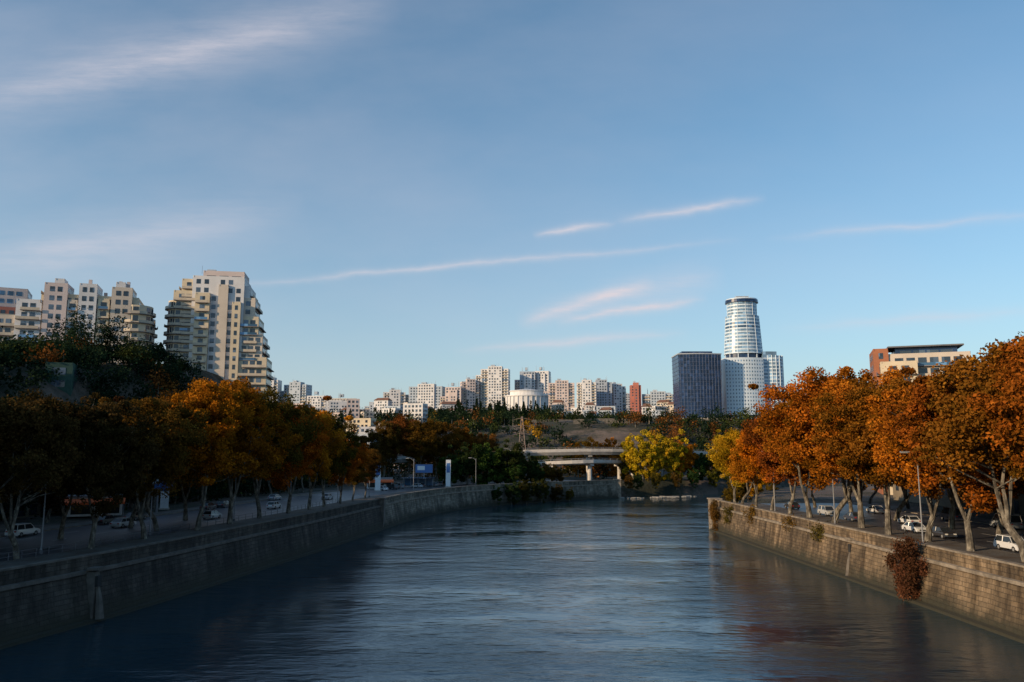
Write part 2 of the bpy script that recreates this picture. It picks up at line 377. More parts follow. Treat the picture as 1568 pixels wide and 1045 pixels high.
# ------------------------------------------------------------------ trees
def tree_mesh(name, seed, Ht=22., cr=6.3, base=.36, nfork=4, clumps=95, lpc=190, leaf=.42, spread=1.0, trunk_r=.34, fork=.15):
    global rng
    rng = np.random.default_rng(seed); mb = MB()
    lean = rng.normal(size=2)*.5
    tp = [(0, 0, -.4), (lean[0]*.3, lean[1]*.3, Ht*fork*.5), (lean[0], lean[1], Ht*fork)]
    mb.tube(tp, [trunk_r*1.35, trunk_r, trunk_r*.92], 'bark', 9)
    ends = []
    for i in range(nfork):
        a = 2*math.pi*(i+rng.uniform(-.3, .3))/nfork; rr = cr*rng.uniform(.15, .48)*spread
        top = Ht*rng.uniform(.62, .85); pts = []; rad = []
        for j in range(7):
            t = j/6; r = rr*(t**.8)
            pts.append((lean[0]+math.cos(a)*r+rng.normal()*.28*t, lean[1]+math.sin(a)*r+rng.normal()*.28*t, Ht*fork*.93+(top-Ht*fork)*t)); rad.append(trunk_r*(.6-.5*t))
        mb.tube(pts, rad, 'bark', 6)
        for j in (2, 2, 3, 3, 4, 4, 5, 6):
            b = Vector(pts[j]); aa = a+rng.normal()*.9; L = cr*rng.uniform(.35, .75)
            e = b+Vector((math.cos(aa)*L, math.sin(aa)*L, L*rng.uniform(.2, 1.0)))
            mid = (b+e)/2+Vector(rng.normal(size=3)*.3); mb.tube([b, mid, e], [rad[j]*.5+.02, rad[j]*.3+.02, .02], 'bark', 4, False); ends.append(tuple(e))
    zc = Ht*(base+1)/2; hh = Ht*(1-base)/2
    lobes = [(rng.normal(size=3), rng.uniform(.15, .42)) for _ in range(7)]
    cs = []
    while len(cs) < clumps:
        d = rng.normal(size=3); d /= np.linalg.norm(d); r = rng.uniform(.2, 1)**.5
        m = .78
        for l, s in lobes:
            l = l/np.linalg.norm(l); m += s*max(0, d@l)**4
        p = np.array([d[0]*cr*m*r, d[1]*cr*m*r, zc+d[2]*hh*min(m, 1.06)*r])
        if p[2] < Ht*base*.8: continue
        cs.append(p)
    for e in ends:
        if e[2] > Ht*base*.85: cs.append(np.array(e))
    C = []; T = []
    for c in cs:
        n = int(lpc*rng.uniform(.4, 1.3)); r = rng.uniform(.7, 1.6)*cr/6.3
        g = rng.normal(size=(n, 3)); g /= np.linalg.norm(g, axis=1)[:, None]; g *= (rng.random(n)**.5)[:, None]*r*rng.uniform(.7, 1.3, 3); g[:, 2] *= .8
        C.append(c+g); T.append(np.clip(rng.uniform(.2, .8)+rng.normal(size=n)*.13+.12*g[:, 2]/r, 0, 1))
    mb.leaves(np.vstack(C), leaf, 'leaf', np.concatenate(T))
    return mb.mesh(name)
PT = [tree_mesh('plane_tree_mesh_%d' % i, 11+i, nfork=2+i % 3, cr=6.4+.4*(i % 3), base=.24+.03*(i % 3), clumps=180, lpc=240, leaf=.33) for i in range(5)]
ST = [tree_mesh('bushy_tree_mesh_%d' % i, 31+i, Ht=12, cr=4.6, base=.04, clumps=85, lpc=170, leaf=.38, trunk_r=.22, fork=.2) for i in range(3)]
tid = 0
def tree(name, protos, H0, x, y, h, col, z=None, wide=1.0):
    global tid
    r = random.Random(tid*31+5); tid += 1
    me = protos[tid % len(protos)]; s = h/H0
    c = tuple(v*r.uniform(.80, 1.2) for v in col)
    put(name, me, (x, y, hz(x, y) if z is None else z), r.uniform(0, 6.28), (s*wide, s*wide, s), c)
OR = (.39, .13, .012); RU = (.29, .09, .014); OL = (.13, .085, .016); YE = (.52, .31, .02); GO = (.48, .21, .014); DG = (.040, .070, .018); BR = (.15, .065, .016); DB = (.085, .040, .014)
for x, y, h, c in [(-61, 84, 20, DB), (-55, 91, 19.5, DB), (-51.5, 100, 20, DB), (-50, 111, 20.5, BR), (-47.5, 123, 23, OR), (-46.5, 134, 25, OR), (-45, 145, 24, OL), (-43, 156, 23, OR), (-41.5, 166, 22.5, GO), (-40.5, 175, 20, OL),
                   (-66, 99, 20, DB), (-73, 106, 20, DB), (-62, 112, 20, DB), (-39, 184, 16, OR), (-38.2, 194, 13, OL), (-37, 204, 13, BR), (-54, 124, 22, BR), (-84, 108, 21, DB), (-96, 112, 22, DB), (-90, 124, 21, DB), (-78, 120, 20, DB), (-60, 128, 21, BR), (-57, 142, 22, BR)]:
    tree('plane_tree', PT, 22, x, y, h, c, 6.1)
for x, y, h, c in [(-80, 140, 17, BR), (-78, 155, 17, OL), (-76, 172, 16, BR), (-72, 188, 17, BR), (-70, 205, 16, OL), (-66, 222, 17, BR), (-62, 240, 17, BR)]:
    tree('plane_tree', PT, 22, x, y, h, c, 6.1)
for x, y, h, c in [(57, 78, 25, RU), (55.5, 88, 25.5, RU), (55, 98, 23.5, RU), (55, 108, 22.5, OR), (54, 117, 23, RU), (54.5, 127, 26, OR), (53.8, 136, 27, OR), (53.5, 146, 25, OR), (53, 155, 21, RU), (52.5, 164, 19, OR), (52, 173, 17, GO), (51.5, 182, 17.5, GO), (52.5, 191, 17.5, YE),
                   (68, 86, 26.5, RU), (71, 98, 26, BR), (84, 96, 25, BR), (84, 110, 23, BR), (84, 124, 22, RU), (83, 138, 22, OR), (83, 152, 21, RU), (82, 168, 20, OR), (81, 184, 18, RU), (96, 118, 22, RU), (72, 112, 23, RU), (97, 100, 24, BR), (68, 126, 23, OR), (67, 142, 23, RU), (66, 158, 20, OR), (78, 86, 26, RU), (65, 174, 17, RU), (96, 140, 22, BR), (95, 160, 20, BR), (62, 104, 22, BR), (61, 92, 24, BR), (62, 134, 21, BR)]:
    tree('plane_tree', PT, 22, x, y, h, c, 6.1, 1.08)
for x, y, h, c in [(-16, 289, 16, DG), (-9, 291, 17, (.06, .085, .02)), (-1, 295, 16.5, DG), (6, 300, 12.5, (.07, .08, .02)), (12, 304, 9.5, OL), (17, 309, 8, BR), (-22, 284, 12, DG), (1, 290, 10, DG), (9, 297, 8, DG)]:
    tree('riverside_tree', ST, 12, x, y, h, c, 4.2, 1.05)
for x, y, h, c in [(-6, 270, 6.5, DG), (0, 275, 8, DG), (5, 280, 8.5, (.05, .065, .018)), (10.5, 285, 8, (.05, .055, .016)), (16, 290.5, 6.5, (.06, .05, .018)), (21, 294.5, 4.5, OL)]:
    tree('riverbank_bush', ST, 12, x, y, h, c, -.2, 1.0)
for x, y, h, c in [(-48, 300, 24, BR), (-41, 306, 27, BR), (-34, 302, 26, BR), (-29, 312, 25, BR), (-20, 318, 22, RU), (-12, 322, 20, BR), (-6, 328, 14, BR), (-58, 296, 20, BR), (-68, 290, 18, OL)]:
    tree('broadleaf_tree', PT, 22, x, y, h, c, 5.8)
for x, y, h, c in [(54, 333, 22, YE), (60, 335, 19, YE), (67, 338, 21, YE), (72, 341, 18, GO), (49, 338, 13, OL), (79, 343, 14, DG), (87, 348, 14, OL), (95, 352, 15, YE), (104, 357, 16, GO), (58, 326, 7, OL), (50, 321, 7, DG), (67, 329, 7, OL), (75, 333, 8, DG), (84, 338, 8, OL), (46, 318, 6, OL), (36, 378, 20, GO), (44, 384, 21, OR), (52, 392, 19, GO), (30, 392, 15, OL), (112, 364, 14, OL)]:
    tree('riverside_tree', ST, 12, x, y, h, c, 2.6 if h < 9 else 3.5, .85)
for x, y, h, c in [(60, 215, 8, OL), (67, 230, 9, GO), (74, 246, 9, YE), (84, 262, 10, OL), (54, 199, 5, OL)]:
    tree('riverside_tree', ST, 12, x, y, h, c, 4.0)

def shrub(x, y, z, h, w, col, n=2600, leaf=.26):
    mb = MB(); C = []; T = []
    for i in range(16):
        c = np.array([rng.normal()*w*.25, rng.normal()*w*.45, h*rng.uniform(.05, .95)]); m = n//16; g = rng.normal(size=(m, 3))*np.array([.3, .5, .5])
        C.append(c+g); T.append(np.clip(rng.uniform(.2, .8)+rng.normal(size=m)*.15, 0, 1))
        mb.tube([(.3, 0, h*.5), tuple(c*.6+np.array([.1, 0, h*.2])), tuple(c)], [.07, .05, .015], 'bark', 4, False)
    mb.leaves(np.vstack(C), leaf, 'leaf', np.concatenate(T)); o = mb.obj('wall_shrub', (x, y, z)); o.color = (*col, 1)
shrub(47.7, 99, .2, 7.4, 4.0, (.12, .05, .028), 8500)
shrub(46.0, 183, .2, 6.5, 3.2, (.14, .07, .018), 4000)
shrub(47.2, 160, 4.4, 2.4, 2, (.16, .09, .02), 1200)
shrub(46.8, 174, 3, 3.5, 3, (.12, .09, .02), 1800)
shrub(48.3, 128, 4.6, 1.6, 2, (.10, .08, .02), 900); shrub(48.4, 141, 4.9, 1.4, 3, (.14, .08, .02), 900)

def mass(name, items, leaf, per):
    mb = MB()
    for x, y, h, r, k, kind in items:
        z = hz(x, y)
        if kind == 'c':
            n = int(per*.8); t = rng.random(n)**.8; a = rng.random(n)*6.283
            rr = r*(1-t)*(.6+.5*rng.random(n))*(1+.25*np.sin(t*40))
            P = np.stack([x+np.cos(a)*rr, y+np.sin(a)*rr, z+h*.06+t*h*.96], 1)
            mb.leaves(P, leaf, k, np.clip(rng.normal(.45, .2, n), 0, 1))
        else:
            for c in range(7):
                d = rng.normal(size=3)*np.array([.42, .42, .22]); n = per//7
                g = rng.normal(size=(n, 3))*.28*np.array([r, r, h*.5])
                P = np.array([x, y, z+h*.55])+d*np.array([r, r, h])+g
                mb.leaves(P, leaf, k, np.clip(rng.uniform(.15, .85)+rng.normal(size=n)*.15, 0, 1))
        mb.tube([(x, y, z-1), (x, y, z+h*.6)], [r*.07+.08, .06], 'bark', 4, False)
    mb.obj(name)
it = []
def left_edge(y): return -98+26*float(ss(100, 270, np.array(y)))
while len(it) < 580:
    y = rng.uniform(80, 345); x = left_edge(y)+6-rng.random()**1.3*90
    if -190 < x < -85 and 250 < y < 345: continue
    if x < left_edge(y)-55 and y < 130: continue
    if float(sdist(np.array([x]), np.array([y]))[0]) < 42: continue
    hi = 7.5 if x < left_edge(y)-25 else 11
    it.append((x, y, rng.uniform(5, hi), rng.uniform(3.2, 5.2), rng.choice(['lf_dark', 'lf_olive', 'lf_rust'], p=[.74, .19, .07]), rng.choice(['b', 'c'], p=[.85, .15])))
mass('hillside_trees', it, .7, 460)
it = [(-122, 226, 14, 5, 'lf_dark', 'b'), (-128, 232, 16, 5, 'lf_dark', 'b'), (-134, 236, 13, 5, 'lf_dark', 'b'), (-117, 230, 13, 4, 'lf_dark', 'b'), (-112, 238, 8, 5, 'lf_dark', 'b'), (-104, 244, 7, 5, 'lf_dark', 'b'), (-97, 248, 7, 5, 'lf_dark', 'b'), (-90, 254, 7, 5, 'lf_olive', 'b'), (-84, 262, 8, 5, 'lf_dark', 'b'), (-109, 228, 7, 5, 'lf_olive', 'b'), (-93, 262, 7, 5, 'lf_dark', 'b'), (-80, 272, 9, 5, 'lf_dark', 'b')]
mass('cedar_trees', it, .55, 1300)
it = []
while len(it) < 1700:
    x = rng.uniform(-330, 420); y = rng.uniform(400, 800)
    if 150 < x < 280 and 715 < y: continue
    if rng.random() < .5 and y > 620 and (x < -80 or x > 120): continue
    if rng.random() < .45 and 20 < x < 170 and 470 < y < 600: continue
    k = rng.choice(['lf_dark', 'lf_olive', 'lf_rust', 'lf_gold'], p=[.54, .28, .15, .03])
    hh = rng.uniform(3.5, 9)+(5 if x < 60 and y > 560 else 0)
    it.append((x, y, hh, rng.uniform(3, 6), 'lf_dark' if hh > 11 else k, 'c' if hh > 12 else 'b'))
mass('far_hillside_trees', it, 1.2, 150)
it = [(rng.uniform(-45, 30), rng.uniform(600, 700), rng.uniform(14, 22), rng.uniform(3.5, 5.5), 'lf_dark', 'c') for _ in range(70)]
it += [(rng.uniform(-80, 120), rng.uniform(610, 700), rng.uniform(9, 15), rng.uniform(5, 8), 'lf_dark', 'b') for _ in range(90)]
mass('cypress_grove', it, 1.2, 300)
it = [(rng.uniform(-200, 40), rng.uniform(345, 430), rng.uniform(8, 16), rng.uniform(4, 6), rng.choice(['lf_dark', 'lf_olive', 'lf_rust']), 'b') for _ in range(130)]
it += [(rng.uniform(75, 330), rng.uniform(440, 520), rng.uniform(7, 14), rng.uniform(4, 6), rng.choice(['lf_dark', 'lf_olive', 'lf_rust', 'lf_dark']), 'b') for _ in range(170)]
mass('valley_trees', it, 1.0, 260)

# ------------------------------------------------------------------ buildings
def xf(cx, cy, rot):
    ca, sa = math.cos(rot), math.sin(rot)
    return lambda a, b: (cx+a*ca-b*sa, cy+a*sa+b*ca)
def block(mb, T, a0, a1, b0, b1, z0, z1, wall, fh=3.1, ww=1.6, gap=1.2, wh=1.7, gl='glass', balc=(), slab='slab', panel='railp', topf=None, rnd=.0, roofk='roof', bdepth=1.0):
    P = [(a0, b0), (a1, b0), (a1, b1), (a0, b1)]
    mb.prism([T(*p) for p in P], z0, z1, wall, roofk)
    for i in range(4): edge_box(mb, T, P[i], P[(i+1) % 4], z1, .7, -.25, .3, wall)
    nf = max(1, int((z1-z0)/fh)); zs = z1-nf*fh
    for i in range(4):
        if i == 2: continue
        A, B = np.array(P[i], float), np.array(P[(i+1) % 4], float); L = np.linalg.norm(B-A)
        if L < 2: continue
        u = (B-A)/L; n = np.array([u[1], -u[0]]); cnt = int((L-.6)/(ww+gap))
        if cnt < 1: continue
        off = (L-cnt*(ww+gap)+gap)/2
        for f in range(nf):
            zb = zs+f*fh+.8
            for c in range(cnt):
                if rng.random() < rnd: continue
                p = A+u*(off+c*(ww+gap))+n*.05; q = p+u*ww
                mb.face([(*T(*p), zb), (*T(*q), zb), (*T(*q), zb+wh), (*T(*p), zb+wh)], gl)
            if i in balc:
                s0 = .3+(1.2 if (f % 3 == 0 and L > 5) else 0)
                edge_box(mb, T, A+u*s0, B-u*.3, zs+f*fh-.12, .2, bdepth/2+.02, bdepth, slab)
                if rng.random() < .8: edge_box(mb, T, A+u*s0, B-u*.3, zs+f*fh+.08, .85, bdepth-.03, .1, panel if rng.random() < .75 else 'gblue')
def edge_box(mb, T, A, B, z, h, off, th, k):
    A = np.array(A, float); B = np.array(B, float); L = np.linalg.norm(B-A); u = (B-A)/L; n = np.array([u[1], -u[0]])
    q = [A+n*(off-th/2), B+n*(off-th/2), B+n*(off+th/2), A+n*(off+th/2)]
    q = [q[3], q[2], q[1], q[0]]
    mb.prism([T(*p) for p in q], z, z+h, k)
def round_tower(mb, T, a, b, r, z0, z1, fh, wall, n=14, slab='slab', over=.9, gl='glass'):
    pl = lambda rr: [T(a+rr*math.cos(2*math.pi*i/n), b+rr*math.sin(2*math.pi*i/n)) for i in range(n)]
    mb.prism(pl(r), z0, z1, wall, 'roof'); nf = int((z1-z0)/fh); zs = z1-nf*fh
    pr = pl(r+.06)
    for f in range(nf):
        zb = zs+f*fh
        mb.prism(pl(r+over), zb-.12, zb+.1, slab)
        for i in range(0, n):
            if i % 4 == 3: continue
            p, q = np.array(pr[i]), np.array(pr[(i+1) % n]); p2 = p+(q-p)*.12; q2 = p+(q-p)*.88
            mb.face([(*p2, zb+.6), (*q2, zb+.6), (*q2, zb+2.5), (*p2, zb+2.5)], gl)
        po = pl(r+over-.05)
        for i in range(n):
            if (i+f) % 3 == 0: continue
            mb.face([(*po[i], zb+.1), (*po[(i+1) % n], zb+.1), (*po[(i+1) % n], zb+.95), (*po[i], zb+.95)], 'railp')

mb = MB(); T = xf(-107, 285, R(10))
block(mb, T, -9, 9, 0, 16, 38, 80.5, 'white', ww=1.5, gap=1.3, rnd=.08)
block(mb, T, -6, 8.5, 2.5, 14, 80.5, 83, 'pink', ww=3.2, gap=1.2, wh=1.2)
block(mb, T, -13, -8, 1.5, 14, 38, 79.5, 'cream', balc=(0, 3))
block(mb, T, -15.5, -7.5, .8, 14.5, 38, 75, 'cream', balc=(0,), ww=1.8, gap=.7)
round_tower(mb, T, -13.6, 4.8, 4.4, 38, 72, 3.1, 'cream', over=1.1)
block(mb, T, .2, 3.6, -.9, 3, 38, 77.3, 'beige', ww=2.8, gap=.2, wh=2.6, gl='gblue')
block(mb, T, -7.6, -2.6, -1.3, 2, 38, 74, 'cream', balc=(0,), ww=1.7, gap=.6)
block(mb, T, 5.2, 8.2, -1.0, 2, 38, 71, 'cream', ww=1.0, gap=.6)
block(mb, T, 8, 11, 1.2, 15, 38, 77.5, 'white', balc=(1,))
block(mb, T, 8, 13, .9, 14.4, 38, 73, 'beige', ww=1.7, gap=.7, balc=(1,))
block(mb, T, 8, 14.5, .6, 15.2, 38, 66, 'cream', balc=(0, 1), ww=1.7, gap=.7)
block(mb, T, 8, 16.2, .3, 14.8, 38, 59.5, 'beige', balc=(1,), ww=1.7, gap=.7)
block(mb, T, 8, 18, -.2, 15.6, 38, 51, 'cream', balc=(0, 1), ww=1.7, gap=.7)
mb.box((*T(-4, 8), 84), (3, 3, 2), 'grey', R(10)); mb.tube([(*T(-7, 5), 83), (*T(-7, 5), 86)], [.06, .04], 'metal', 4)
mb.obj('apartment_tower')
mb = MB(); T = xf(-143, 268, R(18))
block(mb, T, -16, 14, 0, 15, 34, 70, 'cream', balc=(), ww=1.6, gap=1.1, rnd=.1)
block(mb, T, -15, -8, -1, 9, 34, 73.5, 'pink', ww=1.4, gap=.9, balc=(3,))
block(mb, T, -12.5, -9.5, 1, 6, 73.5, 75.4, 'white')
block(mb, T, -4.5, 1, -1.2, 9, 34, 73.8, 'white', ww=1.3, gap=.9)
block(mb, T, -7.8, -4.8, -.8, 4, 34, 68, 'beige', balc=(0,), ww=1.8, gap=.5)
block(mb, T, 1.4, 5, -.8, 4, 34, 69, 'cream', balc=(0,), ww=1.8, gap=.5)
block(mb, T, 5.5, 12, -1.1, 9, 34, 73.2, 'beige', ww=1.5, gap=.8, balc=())
block(mb, T, 6.5, 9.5, 0, 6, 73.2, 75.2, 'white')
round_tower(mb, T, 13.4, 3.6, 5.0, 34, 68, 3.1, 'cream', over=1.0)
round_tower(mb, T, 14.2, 9, 4.5, 34, 64.5, 3.1, 'white', over=1.0)
for a in (-2, 3, 7.5, 10): mb.box((*T(a, 3), 75.3 if a != 3 else 71), (1.0, 1.0, 2.6), 'pink', R(18))
block(mb, T, -23, -15.5, -.6, 13, 34, 67.5, 'white', balc=(0,), ww=1.6, gap=.8)
block(mb, T, -30, -22.5, .5, 12, 34, 62, 'beige', balc=(0,), ww=1.6, gap=.8)
mb.obj('apartment_block')
mb = MB(); T = xf(-202, 300, R(25))
block(mb, T, -12, 14, 0, 14, 36, 80, 'pink', ww=2, gap=.9, gl='gblue'); block(mb, T, 2, 17, -3, 3, 36, 72, 'redb', balc=(0,)); block(mb, T, -14, 1, -4, 3, 36, 68, 'cream', balc=(0,))
mb.obj('apartment_block')
mb = MB(); T = xf(-112, 196, R(20)); block(mb, T, -3, 3, 0, 8, 24, 39.0, 'green', ww=3, gap=1); mb.obj('green_house')

mb = MB(); T = xf(117, 225, R(-20))
block(mb, T, -13, -9, 0, 14, 5, 46.6, 'orangeb', ww=1.2, gap=1.5); block(mb, T, -9.5, 12, .6, 15, 5, 45, 'beige', ww=2.2, gap=.8, balc=(0,))
block(mb, T, -11.5, -2, -3, 2, 5, 42.5, 'cream', balc=(0, 3), ww=2)
block(mb, T, -7, 9, 2, 12, 45, 47.2, 'gdark', ww=3, gap=.5); mb.prism([T(-9, .4), T(10.5, .4), T(10.5, 13), T(-9, 13)], 47.5, 47.9, 'roof')
mb.obj('apartment_building')
for i, (yy, hh) in enumerate([(92, 13), (122, 15), (156, 12), (190, 14)]):
    mb = MB(); T = xf(100, yy, R(-90)); block(mb, T, -14, 14, -4, 10, 4, 6+hh, 'ochre_shaded', fh=4.2, ww=1.5, gap=1.8, wh=2.4); mb.prism([T(-14.6, -4.6), T(14.6, -4.6), T(14.6, 10.5), T(-14.6, 10.5)], 6+hh+.75, 6+hh+1.1, 'roofred'); mb.obj('street_building')
mb = MB(); T = xf(-92, 140, R(90))
block(mb, T, -26, 26, -2, 8, 4, 12.5, 'ochre_shaded', fh=3.6, ww=2.4, gap=1.2, wh=2); mb.obj('street_building')

# glass tower
mb = MB(); cx, cy = 229., 782.
def ell(rx, ry, n=36, c=(cx, cy)): return [(c[0]+rx*math.cos(2*math.pi*i/n), c[1]+ry*math.sin(2*math.pi*i/n)) for i in range(n)]
def ring(rx0, rx1, z0, z1, k, n=36, c=(cx, cy), ar=.85):
    a, b = ell(rx0, rx0*ar, n, c), ell(rx1, rx1*ar, n, c)
    for i in range(n):
        j = (i+1) % n; mb.face([(*a[i], z0), (*a[j], z0), (*b[j], z1), (*b[i], z1)], k)
def shaft(r0, r1, z0, z1, fh, n=36, c=(cx, cy), gh=.62, kg='towerg', kw='tower'):
    nf = int((z1-z0)/fh); fh = (z1-z0)/nf
    for f in range(nf):
        ra = r0+(r1-r0)*f/nf; rb = r0+(r1-r0)*(f+1)/nf; z = z0+f*fh
        ring(ra, ra, z, z+fh*(1-gh), kw, n, c); ring(ra-.12, rb-.12, z+fh*(1-gh), z+fh, kg if f not in (7, 8) else 'gblue', n, c)
        mb.face([(*p, z+fh*(1-gh)) for p in ell(ra, ra*.85, n, c)], kw)
    mb.face([(*p, z1) for p in ell(r1, r1*.85, n, c)], 'roof')
    a, b = ell(r0+.1, (r0+.1)*.85, n, c), ell(r1+.1, (r1+.1)*.85, n, c)
    for i in range(0, n, 3): mb.tube([(*a[i], z0), (*b[i], z1)], [.2, .2], kw, 4, False)
shaft(18.8, 16.4, 112, 150, 3.4)
shaft(14.6, 14.6, 150, 163, 3.2)
ring(14.6, 16.2, 163, 163.5, 'mull'); ring(16.2, 15.8, 163.5, 166.5, 'gdark'); ring(15.8, 15.2, 166.5, 167.5, 'tower'); mb.face([(*p, 167.4) for p in ell(15.2, 12.9)], 'roof')
ring(17.2, 17.2, 107, 112.5, 'gdark'); ring(17.2, 19.2, 112, 112.2, 'tower')
for i in range(12):
    a = 2*math.pi*i/12; mb.tube([(cx+18*math.cos(a), cy+15.3*math.sin(a), 107), (cx+18*math.cos(a), cy+15.3*math.sin(a), 112.3)], [.5, .5], 'tower', 5, False)
mb.box((cx, cy, 169), (12, 8, 2.5), 'mull')
for k2 in (-6, -2, 3, 7): mb.tube([(cx+k2, cy, 168), (cx+k2, cy, 172)], [.15, .1], 'mull', 4)
n = 14; front = [(205.5+37*i/n, 764-4*math.sin(math.pi*i/n)) for i in range(n+1)]; pol = front+[(244, 800), (204.5, 800)]
mb.prism(pol, 52, 107, 'tower', 'roof')
for f in range(15):
    for i in range(n):
        p, q = np.array(front[i]), np.array(front[i+1]); d = q-p; nn = np.array([d[1], -d[0]])/np.linalg.norm(d)*.1
        zb = 54.2+f*3.5; mb.face([(*(p+d*.32+nn), zb), (*(p+d*.66+nn), zb), (*(p+d*.66+nn), zb+1.5), (*(p+d*.32+nn), zb+1.5)], 'gblue')
mb.prism([(207, 765), (241, 765), (241, 799), (207, 799)], 44, 51.9, 'gdark', 'tower')
for i in range(9): mb.box((207+i*4.25, 763, 46), (1.2, 1.6, 12.4), 'tower')
wing = [(243.5, 768)]+[(244+10.5+10.5*math.cos(t), 776+9*math.sin(t)) for t in np.linspace(-2.2, 1.2, 10)]+[(244, 800)]
for f in range(17):
    zb = 52+f*3.4; mb.prism(wing, zb, zb+1.2, 'tower')
    ww = [(244+(x-244)*.985, 785+(y-785)*.985) for x, y in wing]; mb.prism(ww, zb+1.2, zb+3.4, 'towerg')
mb.prism([(244, 770), (258, 771), (258, 785), (244, 790)], 109.8, 114, 'towerg', 'tower')
for i in range(8):
    a = wing[i+1]; mb.tube([(a[0], a[1], 44), (a[0], a[1], 110)], [.35, .35], 'tower', 4, False)
mb.prism([(246, 774), (262, 774), (262, 796), (246, 796)], 40, 52, 'gdark')
mb.prism([(203, 755), (262, 760), (262, 800), (203, 800)], 30, 44, 'beige', 'roof')
for i in range(12): mb.face([(205+i*4.8, 754.9+i*.41, 37), (208+i*4.8, 755.15+i*.41, 37), (208+i*4.8, 755.15+i*.41, 42), (205+i*4.8, 754.9+i*.41, 42)], 'gdark')
mb.obj('glass_hotel_tower')
mb = MB(); fr = [(157+39.5*i/12, 745-3*math.sin(math.pi*i/12)) for i in range(13)]; pol = fr+[(196.5, 775), (157, 775)]
for f in range(16):
    zb = 48+f*3.75; s = 1+.0022*f
    pp = [(177+(x-177)*s, y) for x, y in pol]; mb.prism(pp, zb, zb+.45, 'dband'); mb.prism([(177+(x-177)*s*.99, 760+(y-760)*.985) for x, y in pol], zb+.45, zb+3.75, 'gdark')
mb.prism([(177+(x-177)*1.05, y) for x, y in pol], 108, 109.0, 'mull'); mb.prism([(161, 750), (190, 750), (190, 770), (161, 770)], 109.0, 111.5, 'gdark')
for x in np.linspace(158, 196, 14): mb.tube([(x, 741.4+3*(1-math.sin(math.pi*(x-157)/39.5)), 48), (x, 741.4+3*(1-math.sin(math.pi*(x-157)/39.5)), 108)], [.14, .14], 'dband', 4, False)
mb.prism([(150, 735), (203, 735), (203, 770), (150, 770)], 30, 48, 'beige')
mb.obj('office_building')

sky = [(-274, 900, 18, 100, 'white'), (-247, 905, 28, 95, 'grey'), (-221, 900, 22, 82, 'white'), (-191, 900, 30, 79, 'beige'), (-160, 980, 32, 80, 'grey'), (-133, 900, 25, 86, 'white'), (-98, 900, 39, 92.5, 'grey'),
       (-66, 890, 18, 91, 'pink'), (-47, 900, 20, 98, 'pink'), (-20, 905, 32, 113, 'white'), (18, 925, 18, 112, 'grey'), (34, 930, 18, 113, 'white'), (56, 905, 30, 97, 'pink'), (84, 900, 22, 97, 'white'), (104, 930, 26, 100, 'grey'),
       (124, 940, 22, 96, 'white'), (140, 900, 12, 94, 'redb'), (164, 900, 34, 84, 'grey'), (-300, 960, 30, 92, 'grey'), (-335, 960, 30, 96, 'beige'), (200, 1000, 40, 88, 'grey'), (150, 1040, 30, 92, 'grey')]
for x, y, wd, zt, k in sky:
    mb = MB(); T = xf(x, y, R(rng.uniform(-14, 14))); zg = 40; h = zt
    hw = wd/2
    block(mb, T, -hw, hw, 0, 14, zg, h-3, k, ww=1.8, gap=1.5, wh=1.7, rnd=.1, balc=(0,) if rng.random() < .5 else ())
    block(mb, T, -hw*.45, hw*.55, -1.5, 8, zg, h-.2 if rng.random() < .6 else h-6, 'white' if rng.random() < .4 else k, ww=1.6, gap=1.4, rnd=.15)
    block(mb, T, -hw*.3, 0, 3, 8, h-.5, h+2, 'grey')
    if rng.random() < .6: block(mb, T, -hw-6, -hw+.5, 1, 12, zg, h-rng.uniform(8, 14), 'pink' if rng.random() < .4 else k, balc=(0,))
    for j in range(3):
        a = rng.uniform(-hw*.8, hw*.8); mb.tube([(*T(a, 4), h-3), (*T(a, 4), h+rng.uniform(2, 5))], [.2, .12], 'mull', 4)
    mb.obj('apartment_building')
for i in range(75):
    x = rng.uniform(-330, 200); y = rng.uniform(690, 900)
    if 140 < x: y = rng.uniform(810, 900)
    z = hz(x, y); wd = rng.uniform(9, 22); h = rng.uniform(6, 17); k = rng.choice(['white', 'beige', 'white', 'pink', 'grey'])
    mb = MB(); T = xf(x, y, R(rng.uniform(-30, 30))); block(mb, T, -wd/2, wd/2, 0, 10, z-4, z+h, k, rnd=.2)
    if rng.random() < .4:
        rk = 'roofred'; A = [T(-wd/2-.5, -.6), T(wd/2+.5, -.6), T(wd/2+.5, 10.6), T(-wd/2-.5, 10.6)]; r0, r1 = T(-wd/2+2, 5), T(wd/2-2, 5); zt = z+h+.75
        mb.face([(*A[0], zt), (*A[1], zt), (*r1, zt+3), (*r0, zt+3)], rk); mb.face([(*A[2], zt), (*A[3], zt), (*r0, zt+3), (*r1, zt+3)], rk)
        mb.face([(*A[1], zt), (*A[2], zt), (*r1, zt+3)], rk); mb.face([(*A[3], zt), (*A[0], zt), (*r0, zt+3)], rk)
    mb.obj('house')
for i in range(26):
    x = rng.uniform(-200, -60); y = rng.uniform(420, 640); z = hz(x, y); wd = rng.uniform(8, 18); h = rng.uniform(8, 20)
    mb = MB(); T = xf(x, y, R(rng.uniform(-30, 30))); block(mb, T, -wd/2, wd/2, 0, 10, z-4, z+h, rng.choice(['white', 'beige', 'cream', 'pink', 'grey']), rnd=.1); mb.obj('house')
mb = MB(); c = (14, 760)
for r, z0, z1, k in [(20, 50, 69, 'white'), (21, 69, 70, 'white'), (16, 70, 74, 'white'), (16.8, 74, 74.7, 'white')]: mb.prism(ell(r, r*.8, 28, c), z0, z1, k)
for i in range(28):
    a = 2*math.pi*i/28; mb.box((c[0]+20.3*math.cos(a), c[1]+16.3*math.sin(a), 61.5), (.8, .8, 15), 'white', a)
p = ell(16.8, 13.4, 28, c)
